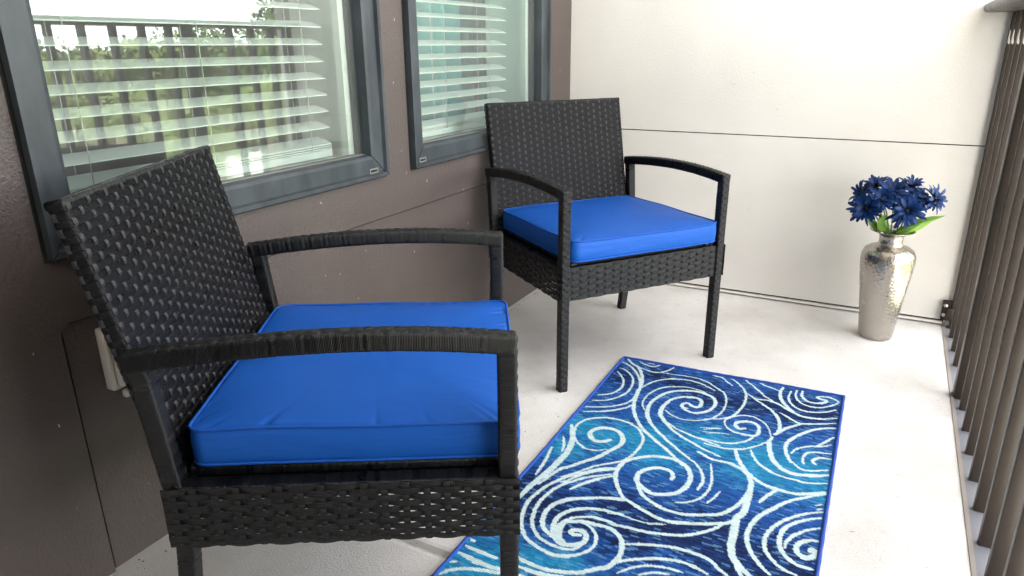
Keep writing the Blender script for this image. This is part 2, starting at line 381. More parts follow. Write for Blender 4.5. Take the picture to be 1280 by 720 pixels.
blind(-1.10, -.372, .702, .742, 'white slatted blind inside the window next to the cream wall', (-.80, -.50))

b = MB()
b.grid(120, 2, lambda i, j: (-.42+.035*math.sin(i*.62)+.01*math.sin(i*.23), -1.1+1.2*i/119, (.25, 2.25)[j]))
tag(b.build('curtain', M['teal_cloth'], smooth=True), 'pale teal curtain hanging behind the blind of the window next to the cream wall', 'curtain')
# ------------------------------------------------------------------ railing
rl = empty('balcony_railing', (1.526, -2, 0), 'dark bronze metal balcony railing with square balusters along the open side', 'railing')
def RB(name, mt, *bx, bevel=0, par=rl, sm=False):
    b = MB(); b.smooth = sm
    for x0, x1, y0, y1, z0, z1 in bx: b.box(x0-1.526, x1-1.526, y0+2, y1+2, z0, z1)
    return b.build(name, mt, par, smooth=bool(bevel), bevel=bevel)
tr_ = RB('top_rail', M['bronze'], (1.436, 1.60, -2.549, -.002, 1.070, 1.098), bevel=.011)
RB('bottom_channel', M['flashing'], (1.507, 1.60, -2.549, -.002, -.02, -.0015))
RB('edge_lip', M['edge_lip'], (1.4975, 1.5065, -2.549, -.002, -.03, .0022))
ys = [-.015, -.111, -.241, -.371] + [-.695 - .1285*k for k in range(15)]
pb = None
for y in ys:
    if y < -2.52: break
    if pb is None:
        b = MB(); b.box(-.0095, .0245, -.0095, .0095, -.0015, 1.072); pb = b.build('baluster', M['bronze'], rl, smooth=True, bevel=.0018); o = pb
    else: o = pb.copy(); COL.objects.link(o)
    o.location = (1.5255-1.526, y+2, 0)
for y in (-.612,): RB('post', M['bronze'], (1.504, 1.549, y-.022, y+.022, -.0015, 1.071), bevel=.003)
# wall bracket with two bolts
br = RB('wall_bracket', M['bronze'], (1.487, 1.53, -.016, -.0005, .025, .10), (1.50, 1.53, -.03, -.0165, .03, .075), bevel=.004)
for z, x in ((.082, 1.497), (.047, 1.496)):
    b = MB(); b.tube([(x-1.526, 2-.0162, z), (x-1.526, 2-.022, z), (x-1.526, 2-.025, z)], [.0075, .0075, .004], 8); b.build('bolt', M['steel'], br)

# ------------------------------------------------------------------ wicker chairs
def ribbon(mb, P, Nn, s0, s1, t, w0, off, step, along='s'):
    """flat strand on a surface P(s,t) with normal Nn, off(s) above it; slightly crowned across"""
    n = max(2, int(round((s1-s0)/step))+1); rows = 4
    def fn(i, j):
        a = s0+(s1-s0)*i/(n-1); c = (j/(rows-1)-.5); w = w0(a) if callable(w0) else w0
        h = off(a) + .0007*(1-(2*c)**2)
        ss, tt = (a, t+c*w) if along == 's' else (t+c*w, a)
        return P(ss, tt) + Nn(ss, tt)*h
    mb.grid(n, rows, fn, lambda i, j: (s0+(s1-s0)*i/(n-1), (j/(rows-1)-.5)*.01 + t*1.37))
def weave(mb, P, Nn, s0, s1, t0, t1, pitch, row, sw, stw, amp, shift=0., gapj=0., mb2=None, flat=1.):
    """plain weave: wide strands along s, narrow stakes along t"""
    nr = int((t1-t0)/row+.5); ns = int((s1-s0)/pitch+.5); ps = (s1-s0)/ns; rw = (t1-t0)/nr
    for r in range(nr):
        sg = 1 if r % 2 else -1; j = rng.uniform(-gapj, gapj); wk = 1+rng.uniform(-.04, .03); wj = (lambda a, wk=wk: sw(a)*wk) if callable(sw) else sw*wk
        def off(a, sg=sg, ph=rng.uniform(-.06, .06)):
            x = math.cos(math.pi*((a-s0)/ps-.5+ph)); return amp*flat*sg*math.copysign(min(1, abs(x)*1.12)**.8, x)
        ribbon(mb, P, Nn, s0, s1, t0+rw*(r+.5)+j, wj, off, ps/6)
    for k in range(ns):
        sg = -1 if k % 2 else 1
        s = s0+ps*(k+.5)+rng.uniform(-.0006, .0006)
        def off(a, sg=sg):
            x = math.cos(math.pi*((a-t0)/rw-.5)); return amp*sg*math.copysign(min(1, abs(x)*1.9)**.9, x)
        ribbon(mb2 or mb, P, Nn, t0, t1, s, stw, off, rw/4, 't')
def wrapped(mb, path, vdir, a, b, checker=True, pitch=.0098, side=Vector((1, 0, 0)), step=.0026, endcap=True):
    """bar of a x b section wound with flat strand along a planar path; vdir(i) = outward face that carries the checker weave"""
    pts = [Vector(p) for p in path]
    L = [0]
    for i in range(1, len(pts)): L.append(L[-1]+(pts[i]-pts[i-1]).length)
    n = int(L[-1]/step)
    ring = []                                      # (side coord, v coord, normal s, normal v, checker coordinate or None)
    rr = .005; ha, hb = a/2, b/2
    top = [-ha+rr+(a-2*rr)*k/10 for k in range(11)]
    for x in top: ring.append((x, hb, 0, 1, x))
    for k in (1, 2): t_ = math.pi/2*k/3; ring.append((ha-rr+rr*math.sin(t_), hb-rr+rr*math.cos(t_), math.sin(t_), math.cos(t_), None))
    for k in range(4): ring.append((ha, hb-rr-(b-2*rr)*k/3, 1, 0, None))
    for k in (1, 2): t_ = math.pi/2*k/3; ring.append((ha-rr+rr*math.cos(t_), -hb+rr-rr*math.sin(t_), math.cos(t_), -math.sin(t_), None))
    for k in range(5): ring.append((ha-rr-(a-2*rr)*k/4, -hb, 0, -1, None))
    for k in (1, 2): t_ = math.pi/2*k/3; ring.append((-ha+rr-rr*math.sin(t_), -hb+rr-rr*math.cos(t_), -math.sin(t_), -math.cos(t_), None))
    for k in range(4): ring.append((-ha, -hb+rr+(b-2*rr)*k/3, -1, 0, None))
    for k in (1, 2): t_ = math.pi/2*k/3; ring.append((-ha+rr-rr*math.cos(t_), hb-rr+rr*math.sin(t_), -math.cos(t_), math.sin(t_), None))
    m_ = len(ring); sg_ = 0
    vs_, uvs = [], []; per = 2*(a+b)/m_
    jit = [rng.uniform(-.0002, .0002) for _ in range(int(L[-1]/pitch)+3)]
    for i in range(n+1):
        s = L[-1]*i/n
        while sg_ < len(pts)-2 and s > L[sg_+1]: sg_ += 1
        f_ = (s-L[sg_])/max(1e-9, L[sg_+1]-L[sg_]); p = pts[sg_].lerp(pts[sg_+1], f_)
        d0 = (pts[max(sg_-0, 0)+1]-pts[sg_]).normalized()
        d1 = (pts[min(sg_+2, len(pts)-1)]-pts[min(sg_+1, len(pts)-2)]).normalized(); d = d0.lerp(d1, f_*.5+ (0 if f_ < .5 else 0)).normalized()
        v = side.cross(d).normalized()
        if v.dot(vdir) < 0: v = -v
        w = int(s/pitch); fr_ = s/pitch-w
        groove = -.0007*max(0, 1-min(fr_, 1-fr_)/.15)
        for k, (x, y, nx, ny, cc) in enumerate(ring):
            h = groove + jit[w]; u_, w_ = k*per, s
            if checker and cc is not None:
                strip = 0 if cc < 0 else 1; inn = abs(abs(cc)-ha*.47) < ha*.30
                over = (w+strip) % 2 == 0
                h += (.0008 if over else -.0008) if inn else (.0002)
                if inn and over: u_, w_ = s, cc
            vs_.append(p + side*(x+nx*h) + v*(y+ny*h)); uvs.append((u_, w_))
    fs = []
    for i in range(n):
        for k in range(m_): fs.append((i*m_+k, i*m_+(k+1) % m_, (i+1)*m_+(k+1) % m_, (i+1)*m_+k))
    if endcap: fs.append(tuple(range(m_-1, -1, -1))); fs.append(tuple(n*m_+k for k in range(m_)))
    mb.add(vs_, fs, uvs)

CW, LT, HF, HR = .292, .0285, .606, .5935        # half width, leg section, arm heights
AT, AB, HB = .386, .286, .802                    # apron top and bottom, back height
def arm_z(y):                                    # top of the arched arm
    s = min(1, max(0, -y/.535)); return HF + (HR-HF)*s + .020*4*s*(1-s)*(1-.25*s)
def make_chair(label):
    t = empty('wicker_chair', (0, 0, 0), label, 'chair', 'black wicker armchairs with blue cushions')
    X = Vector((1, 0, 0)); h = LT/2
    for sx in (1, -1):
        x = sx*(CW-h)
        b = MB(); wrapped(b, [(x, -h, 0), (x, -h, .3), (x, -h, HF-.002)], Vector((0, 1, 0)), LT, LT); b.build('front_leg', M['wicker'], t)
        path = [(x, -.003-.53*k/24, arm_z(-.003-.53*k/24)-h) for k in range(25)]
        b = MB(); wrapped(b, path, Vector((0, 0, 1)), LT+.0015, LT); b.build('armrest', M['wicker'], t)
        b = MB(); wrapped(b, [(x, -.535+h, HR-.004), (x, -.529+h, .56), (x, -.510+h, AT-.02), (x, -.508+h, AB), (x, -.520+h, .16), (x, -.544+h, 0)], Vector((0, -1, 0)), LT, LT, checker=False)
        b.build('rear_leg', M['wicker'], t)
        # side apron flush over the legs, with a wound ledge on top
        b = MB(); bs = MB(); xs = sx*(CW+.0012)
        weave(b, lambda s, tt: Vector((xs, -s, tt)), lambda s, tt: Vector((sx, 0, 0)), -.002, .513, AB, AT-.001, .0295, .0103, lambda a: .0109 if .03 < a < .20 else .0122, .0105, .0020, gapj=.0004, mb2=bs)
        path = [(sx*(CW-.016), -LT+.002, AT-.010), (sx*(CW-.016), -.26, AT-.010), (sx*(CW-.016), -.49, AT-.010)]
        wrapped(b, path, Vector((0, 0, 1)), .033, .019, checker=False, pitch=.026)
        path = [(sx*(CW-.05), -.02, AT+.001), (sx*(CW-.05), -.26, AT+.001), (sx*(CW-.05), -.485, AT+.001)]
        wrapped(b, path, Vector((0, 0, 1)), .022, .018, checker=False, pitch=.012)
        ap = b.build('side_apron', M['wicker'], t); bs.build('stakes', M['wicker_core'], ap)  # same resin; shade on the stakes put in by the dark core material
    for name, y, ny in (('front_apron', -.006, 1), ('rear_apron', -.502, -1)):
        b = MB(); bs = MB(); xw = CW-LT-.001
        weave(b, lambda s, tt: Vector((s*ny, y, tt)), lambda s, tt: Vector((0, ny, 0)), -xw, xw, AB, AT-.002, .0275, .0103, .0116, .0105, .0018, gapj=.0003, mb2=bs)
        wrapped(b, [(-xw, y-.012*ny, AT-.011), (0, y-.012*ny, AT-.011), (xw, y-.012*ny, AT-.011)], Vector((0, 0, 1)), .024, .018, checker=False, pitch=.012, side=Vector((0, 1, 0)))
        ap = b.build(name, M['wicker'], t); bs.build('stakes', M['wicker_core'], ap)  # dark core material stands for shaded stakes here too
    b = MB(); b.box(-.262, .262, -.488, -.02, .364, .3745); b.box(-.235, .235, -.475, -.03, .3745, .3965); b.build('seat_panel', M['wicker_core'], t, bevel=.006)
    # backrest: woven sleeve round a reclined panel
    wb, th = .2635, .026; k_ = (.579-.49)/(HB-.386)
    per = 2*(2*wb+th) - 8*.008 + 2*math.pi*.008
    rr = .008
    segs = []
    def sect(s):                               # position (x, depth) and normal round a rounded rectangle; s=0 at the front left
        s = s % per; L1 = 2*wb-2*rr; L2 = th-2*rr; q_ = math.pi*rr/2
        if s < L1: return (-wb+rr+s, 0), (0, 1)
        s -= L1
        if s < q_: a = s/rr; return (wb-rr+rr*math.sin(a), -rr+rr*math.cos(a)), (math.sin(a), math.cos(a))
        s -= q_
        if s < L2: return (wb, -rr-s), (1, 0)
        s -= L2
        if s < q_: a = s/rr; return (wb-rr+rr*math.cos(a), -th+rr-rr*math.sin(a)), (math.cos(a), -math.sin(a))
        s -= q_
        if s < L1: return (wb-rr-s, -th), (0, -1)
        s -= L1
        if s < q_: a = s/rr; return (-wb+rr-rr*math.sin(a), -th+rr-rr*math.cos(a)), (-math.sin(a), -math.cos(a))
        s -= q_
        if s < L2: return (-wb, -th+rr+s), (-1, 0)
        s -= L2
        a = s/rr; return (-wb+rr-rr*math.cos(a), -rr+rr*math.sin(a)), (-math.cos(a), math.sin(a))
    nrm = Vector((0, 1, k_)).normalized()
    def P(s, tt): (x, d), _ = sect(s); return Vector((x, -.49-(tt-.386)*k_, tt)) + nrm*d
    def Nn(s, tt): _, (nx, nd) = sect(s); return Vector((nx, 0, 0)) + nrm*nd
    b = MB(); b2 = MB(); weave(b, P, Nn, 0, per, .335, HB-.006, per/46, .0104, .0098, .0082, .0013, mb2=b2, flat=.30)
    bk = b.build('backrest', M['wicker_flat'], t); b2.build('stakes', M['wicker_stake_sheen'], bk)
    b = MB(); n = 64
    rings = [.34, HB-.012, HB-.005, HB-.0015, HB]; ins = [.0022, .0022, .0010, .003, .008]
    def cf(i, j):
        s = per*i/n; return P(s, rings[j]) - Nn(s, rings[j])*ins[j]
    b.grid(n, len(rings), cf, wrap=True); b.add([cf(i, len(rings)-1) for i in range(n)], [tuple(range(n))]); b.build('core', M['wicker_core'], bk)
    b = MB()                                    # wound edge along the top
    zt = HB-.0065; yc = -.49-(zt-.386)*k_
    wrapped(b, [Vector((-wb+.002, yc, zt))-nrm*th/2, Vector((0, yc, zt))-nrm*th/2, Vector((wb-.002, yc, zt))-nrm*th/2], Vector((0, 0, 1)), th+.001, .013, checker=False, pitch=.0118, side=nrm)
    b.build('top_edge', M['wicker'], bk)
    return t
def make_cushion(label, seed):
    r_ = random.Random(seed)
    t = empty('seat_cushion', (0, 0, 0), label, 'cushion', 'royal blue seat cushions')
    hw, y0, y1, rc_ = .2585, -.480, .004, .024; zb, zt = .399, .4595
    cx_, cy_ = 0, (y0+y1)/2; hy = (y1-y0)/2
    pin = [(r_.uniform(0, 1), r_.choice((-.5, .6, 1))*r_.uniform(.5, 1), r_.uniform(.005, .010)) for _ in range(34)]
    n = 560
    def outline(f):
        Lx, Ly = 2*hw-2*rc_, 2*hy-2*rc_; q_ = math.pi*rc_/2; per = 2*(Lx+Ly)+4*q_; s = (f % 1)*per
        for (c, d, L, corner) in (((-hw+rc_, -hy), (1, 0), Lx, (hw-rc_, -hy+rc_, -math.pi/2)), ((hw, -hy+rc_), (0, 1), Ly, (hw-rc_, hy-rc_, 0)), ((hw-rc_, hy), (-1, 0), Lx, (-hw+rc_, hy-rc_, math.pi/2)), ((-hw, hy-rc_), (0, -1), Ly, (-hw+rc_, -hy+rc_, math.pi))):
            if s < L: return (c[0]+d[0]*s, c[1]+d[1]*s), (d[1], -d[0])
            s -= L
            if s < q_: a = corner[2]+s/rc_; return (corner[0]+rc_*math.cos(a), corner[1]+rc_*math.sin(a)), (math.cos(a), math.sin(a))
            s -= q_
        return (-hw+rc_, -hy), (0, -1)
    def pinch(f, d):
        v = 0
        for c, a, w in pin:
            x = abs((f-c+.5) % 1-.5)*2.0; v += a*math.exp(-(x/w)**2)
        return v*.0048*math.exp(-d/.018)*min(1, d/.005)
    def wob(f): return .0016*math.sin(2*math.pi*(3*f+.1*seed))+.0012*math.sin(2*math.pi*(7*f+.37*seed))
    b = MB()
    side = [(zb, -.012), (zb+.0008, -.004), (zb+.004, -.0005), (zb+.012, .0014), (zb+.03, .0024), (zb+.046, .0016), (zt-.004, .0003), (zt, -.003)]
    side = [(zb+.0005, -.02)] + side
    tops = [(d, .0135*(1-math.exp(-d/.060))) for d in (.006, .010, .015, .022, .032, .045, .07, .10, .14, .18, .215)]
    rows_ = [(d_, z, 0) for z, d_ in side] + [(-d, zt+z, d) for d, z in tops]
    def fn(i, j):
        f = i/n; (x, y), (nx, ny) = outline(f); d_, z, dd = rows_[j]
        if dd:
            k = max(0.02, 1-dd/hw); ky = max(.02, 1-dd/hy); x *= k; y *= ky
            z += wob(f)*math.exp(-dd/.05) - pinch(f, dd) + .0016*math.sin(x*21+seed)*math.sin(y*17+seed)
        else: x += nx*d_; y += ny*d_; z += wob(f)*(.9 if z > .43 else .3)
        return (cx_+x, cy_+y, z)
    b.grid(n, len(rows_), fn, wrap=True)
    b.add([fn(i, len(rows_)-1) for i in range(n)], [tuple(range(n))]); b.build('cover', M['cushion'], t)
    b = MB()
    for z, k in ((zt+.0003, .9), (zb+.0035, .3)):
        m_ = 200; pts = []
        for i in range(m_+1):
            f = i/m_; (x, y), (nx, ny) = outline(f); d_ = .0002; pts.append((cx_+x+nx*d_, cy_+y+ny*d_, z+wob(f)*k))
        b.tube(pts, .0025, 6, cap=False)
    b.build('piping', M['piping'], t)
    return t
def place(o, x, y, th): o.location = (x, y, 0); o.rotation_euler = (0, 0, th)
ch1 = make_chair('black wicker armchair nearest the viewer, its back to the wide window')
ch2 = copy_tree(ch1); tag(ch2, 'black wicker armchair standing farther back by the cream wall corner')
place(ch1, .6782, -1.8226, -1.03567); place(ch2, .6476, -.8926, -2.21263)
cu1 = make_cushion('royal blue piped cushion on the seat of the nearer wicker chair', 3)
cu2 = make_cushion('royal blue piped cushion on the seat of the farther wicker chair', 8)
place(cu1, .6782, -1.8226, -1.03567); place(cu2, .6476, -.8926, -2.21263)

# ------------------------------------------------------------------ rug (swirls drawn in millimetres from its far left corner)
STROKES = [[[8,9,7],[(18,15),(41,43),(68,62),(91,101),(107,142),(117,195),(125,258),(135,306),(151,348),(173,386),(197,420),(228,449),(261,476),(293,501),(320,527),(341,547)]],[[4,5,4],[(133,67),(185,59),(242,51),(288,64),(333,102),(346,112),(364,157),(369,222),(358,267),(341,295),(312,315),(276,322),(248,314),(223,292)]],[[9,9,6],[(274,255),(260,252),(258,238),(268,225),(284,235),(300,237),(306,218),(301,195),(287,183),(267,185),(242,198),(222,224),(212,261),(212,307),(226,339),(254,373),(285,402),(325,426),(370,449),(413,463)]],[[5,12,5],[(220,231),(212,267),(214,306),(225,335),(253,369)]],[[8,9,6],[(256,249),(269,263),(289,273),(310,269),(331,246),(341,216),(338,181),(323,157),(298,145),(269,142),(236,155),(205,179),(184,219),(174,265),(176,305),(185,341),(206,379),(233,411),(269,446),(306,477),(337,502),(364,519)]],[[4,11,4],[(174,265),(176,300),(186,341),(209,382),(233,411)]],[[3.5,5,3.5],[(324,158),(285,132),(247,126),(212,137),(184,155),(161,190),(150,240),(154,285),(171,318)]],[[4.2,6,4.2],[(118,200),(134,151),(161,112),(198,86),(244,78),(284,89),(322,113)]],[[4,6,5],[(236,349),(269,374),(307,391),(352,403),(401,412)]],[[2.1,3,2.1],[(333,344),(356,336),(382,325)]],[[2.1,3,2.1],[(346,362),(365,356),(395,346)]],[[4.2,6,4.2],[(20,295),(53,267),(66,221),(55,168),(19,119)]],[[4.2,6,4.2],[(20,333),(59,308),(88,255),(92,202),(78,145),(43,103),(16,92)]],[[5,6,7],[(17,377),(66,351),(107,310),(121,265),(114,208)]],[[4.2,6,4.2],[(21,408),(75,375),(116,334),(131,303)]],[[4.9,7,4.9],[(10,46),(40,63),(72,98),(100,145),(113,185)]],[[3.5,5,3.5],[(57,15),(80,30),(108,35),(124,14)]],[[2.8,4,2.8],[(83,15),(107,16)]],[[4.2,6,4.2],[(72,60),(103,70),(134,69),(156,45),(169,8)]],[[3.5,5,3.5],[(291,11),(317,10),(341,34),(362,58)]],[[4.2,6,4.2],[(349,6),(379,38),(402,78),(412,122),(413,174),(403,229),(381,265),(333,296)]],[[4.2,6,4.2],[(389,-2),(424,38),(463,85),(492,107)]],[[5,8,6],[(400,79),(436,109),(466,105),(497,110),(530,135),(556,151),(581,157),(612,151),(656,124)]],[[4,8,9],[(432,111),(472,144),(497,171),(516,210),(525,261),(518,292)]],[[4.2,6,4.2],[(431,0),(460,14),(488,23)]],[[6.3,9,6.3],[(498,-5),(495,36),(506,85),(528,120),(547,141)]],[[4.2,6,4.2],[(522,11),(521,55),(532,92),(561,119),(593,117),(624,101),(650,73)]],[[4.2,6,4.2],[(537,-3),(538,36),(550,67),(577,85),(609,78),(639,48),(654,20)]],[[7,8,5],[(552,-5),(554,28),(569,52),(591,57),(611,47),(621,28),(604,24),(595,15),(611,4),(636,4),(653,20)]],[[4.9,7,4.9],[(513,163),(544,186),(570,201),(600,188),(656,157)]],[[6.3,9,6.3],[(518,292),(540,244),(571,205)]],[[7,9,7],[(658,184),(618,209),(584,249),(559,297),(551,335),(558,373),(574,412)]],[[4.9,7,4.9],[(657,238),(639,273),(620,308)]],[[4.2,6,4.2],[(568,367),(579,337),(606,311),(627,304),(655,282)]],[[4.2,6,4.2],[(658,325),(623,335),(603,349),(597,376),(602,405)]],[[5.6,8,5.6],[(661,351),(633,358),(620,380),(629,395)]],[[8,12,9],[(514,307),(511,339),(520,384),(536,424),(558,450),(588,460),(628,447),(661,427)]],[[9,9,10],[(442,416),(453,450),(467,474),(489,508),(522,534),(544,543),(562,544),(599,544),(624,532),(661,508)]],[[4.9,7,4.9],[(475,395),(487,425),(507,454),(537,476),(574,486),(619,484),(661,466)]],[[4.2,6,4.2],[(573,404),(599,429),(626,426),(659,405)]],[[3.5,5,3.5],[(400,315),(390,298),(386,272),(402,245),(423,227),(452,222),(479,238),(498,266),(510,305)]],[[11,9,5],[(441,295),(428,302),(415,285),(421,268),(445,253),(466,259),(477,286),(473,319),(450,326),(422,327),(399,312)]],[[4.2,6,4.2],[(473,319),(456,358),(426,386),(389,397),(345,398)]],[[4.2,6,4.2],[(508,332),(485,369),(456,400),(421,418),(386,420),(362,419)]],[[2.1,3,2.1],[(346,350),(367,335),(387,323)]],[[2.1,3,2.1],[(357,365),(383,350),(414,345)]],[[12,11,7],[(141,516),(129,531),(109,536),(88,521),(81,498),(94,473),(120,460),(149,468),(170,497),(173,529),(161,560),(144,602),(118,642),(96,677),(80,696),(69,735),(61,778)]],[[4.9,7,4.9],[(149,562),(130,578),(97,581),(68,562),(47,534),(35,485),(46,446),(73,420),(108,405),(150,407),(187,426),(214,465),(221,505),(217,556),(203,595),(173,625),(144,656),(120,694),(94,729)]],[[10,15,10],[(22,492),(43,535),(57,572),(65,626),(63,659),(60,707),(53,754),(47,800),(44,848)]],[[4.2,6,4.2],[(25,554),(42,588),(52,624)]],[[4.9,7,4.9],[(20,616),(27,654),(33,690),(38,748)]],[[4.2,6,4.2],[(199,631),(173,645),(144,675),(122,719),(107,758)]],[[4.2,6,4.2],[(207,668),(187,682),(165,707),(146,738),(134,765)]],[[4.2,6,4.2],[(198,639),(167,662),(139,692),(118,728),(102,747)]],[[8,11,10],[(262,742),(238,715),(216,677),(205,640),(208,600),(227,571),(258,544),(294,532),(330,533),(354,552),(370,584),(371,626),(357,661),(330,682),(303,688),(271,670),(258,649),(257,623),(274,595),(297,581),(320,584),(332,599),(332,616)]],[[8,9,9],[(262,661),(277,688),(299,710),(329,727),(364,734),(397,731),(428,717),(464,696),(486,659),(499,620),(505,577),(500,538),(483,507),(457,488),(428,483),(401,485),(358,467)]],[[6,15,10],[(483,507),(501,538),(506,576),(508,622),(508,666),(499,692),(501,724),(504,762),(507,793),(515,820),(528,839),(546,854),(563,865)]],[[8,9,9],[(260,737),(282,748),(315,760),(346,771),(374,771),(405,760),(435,747),(465,731),(490,713),(504,680),(510,652)]],[[4.9,7,4.9],[(364,519),(388,553),(400,589),(398,629)]],[[4.2,6,4.2],[(400,509),(415,561),(421,614),(410,659),(386,688),(364,699)]],[[3.5,5,3.5],[(445,611),(438,645),(427,670)]],[[4.9,7,4.9],[(137,823),(156,797),(191,771),(232,752),(263,745)]],[[2.8,4,2.8],[(244,805),(270,798),(307,800),(334,798),(370,782)]],[[7,8,7],[(179,858),(214,836),(234,832),(255,833),(276,834),(306,830),(337,828),(371,819),(410,804),(442,777),(463,752),(477,727)]],[[9,10,8],[(178,874),(202,860),(229,855),(255,851),(277,856),(301,878),(311,905),(313,935),(304,965),(285,981),(262,1004),(229,1019),(192,1028),(157,1026),(127,1021),(105,1017)]],[[5.6,8,5.6],[(309,887),(338,872),(376,857),(409,849),(447,848),(477,855),(502,872),(523,885)]],[[5.6,8,5.6],[(309,952),(331,931),(363,910),(393,895),(426,887),(457,888),(484,896)]],[[4.2,6,4.2],[(327,973),(349,944),(374,926),(409,915),(440,914)]],[[4.2,6,4.2],[(366,959),(391,939),(419,930)]],[[10,11,6],[(217,902),(207,907),(198,903),(201,893),(217,888),(230,898),(233,918),(222,933),(202,943),(182,939),(163,916),(153,886),(156,857),(171,831),(193,813),(222,801),(249,797),(277,794)]],[[6,15,6],[(200,938),(181,929),(171,906),(171,882),(183,858)]],[[6,8,7],[(202,860),(226,866),(245,884),(256,907),(253,935),(239,958),(216,975),(188,982),(153,976),(120,960),(95,933),(80,899),(70,854),(74,806),(88,758),(110,718),(142,679),(179,649),(204,632)]],[[5.6,8,5.6],[(235,923),(224,947),(201,957),(164,954),(131,938),(109,908),(96,866),(94,822),(105,770),(130,726),(163,690),(202,659)]],[[7.0,10,7.0],[(183,933),(159,929),(137,912),(125,888),(121,859),(128,828),(149,797),(182,777),(219,755),(258,738)]],[[4.2,6,4.2],[(135,765),(152,732),(180,693),(205,665)]],[[6.3,9,6.3],[(139,1045),(173,1045),(205,1041),(237,1031)]],[[4.2,6,4.2],[(20,1018),(32,1022)]],[[6.3,9,6.3],[(23,1041),(54,1043),(83,1044),(98,1044)]],[[7.0,10,7.0],[(20,1066),(55,1069),(85,1071),(108,1069),(149,1060)]],[[4.2,6,4.2],[(18,1098),(30,1089)]],[[6.3,9,6.3],[(19,1135),(35,1114),(63,1096),(93,1085),(123,1076),(139,1045)]],[[5.6,8,5.6],[(520,828),(531,852),(544,872)]],[[9,8,4],[(562,544),(546,576),(532,616)]],[[6.3,9,6.3],[(662,510),(626,545),(593,578),(566,620),(543,660),(531,702),(529,737),(537,772),(552,801),(570,822),(591,841)]],[[5.6,8,5.6],[(662,586),(633,608),(604,638),(581,674),(567,712),(565,747),(573,775),(590,797),(615,813),(639,818)]],[[6.3,9,6.3],[(661,611),(635,631),(610,658),(595,686),(591,716),(596,747),(610,771),(632,785),(652,787),(664,786)]],[[4.9,7,4.9],[(662,646),(639,666),(618,694),(606,723),(605,747)]],[[7,11,10],[(665,692),(646,699),(630,716),(626,739),(636,755),(652,755),(662,739),(657,726),(650,734)]],[[2.8,4,2.8],[(659,557),(645,570)]],[[2.8,4,2.8],[(661,575),(649,584)]]]
BLOBS = [(122,513,60,'t'),(181,473,60,'t'),(248,457,60,'t'),(53,485,60,'t'),(260,525,60,'t'),(383,404,70,'t'),(499,427,70,'t'),(574,434,75,'t'),(630,464,75,'t'),(508,476,75,'t'),(46,603,50,'t'),(43,1115,70,'t'),(89,1072,70,'t'),(169,1015,40,'t'),(214,1002,40,'t'),(131,93,40,'n'),(202,117,40,'n'),(280,112,40,'n'),(48,147,40,'n'),(328,165,42,'n'),(446,167,42,'n'),(481,118,42,'n'),(556,80,42,'n'),(542,168,42,'n'),(614,121,42,'n'),(410,155,42,'n'),(52,817,45,'n'),(78,876,45,'n'),(97,828,45,'n'),(156,848,45,'n'),(208,839,45,'n'),(248,813,45,'n'),(22,791,45,'n'),(254,772,45,'n'),(311,792,45,'n'),(365,799,45,'n'),(420,816,45,'n'),(452,789,45,'n'),(479,823,45,'n'),(315,854,45,'n'),(492,795,45,'n'),(513,837,45,'n'),(532,796,45,'n'),(561,822,45,'n'),(638,807,45,'n'),(583,770,45,'n'),(482,751,45,'n')]

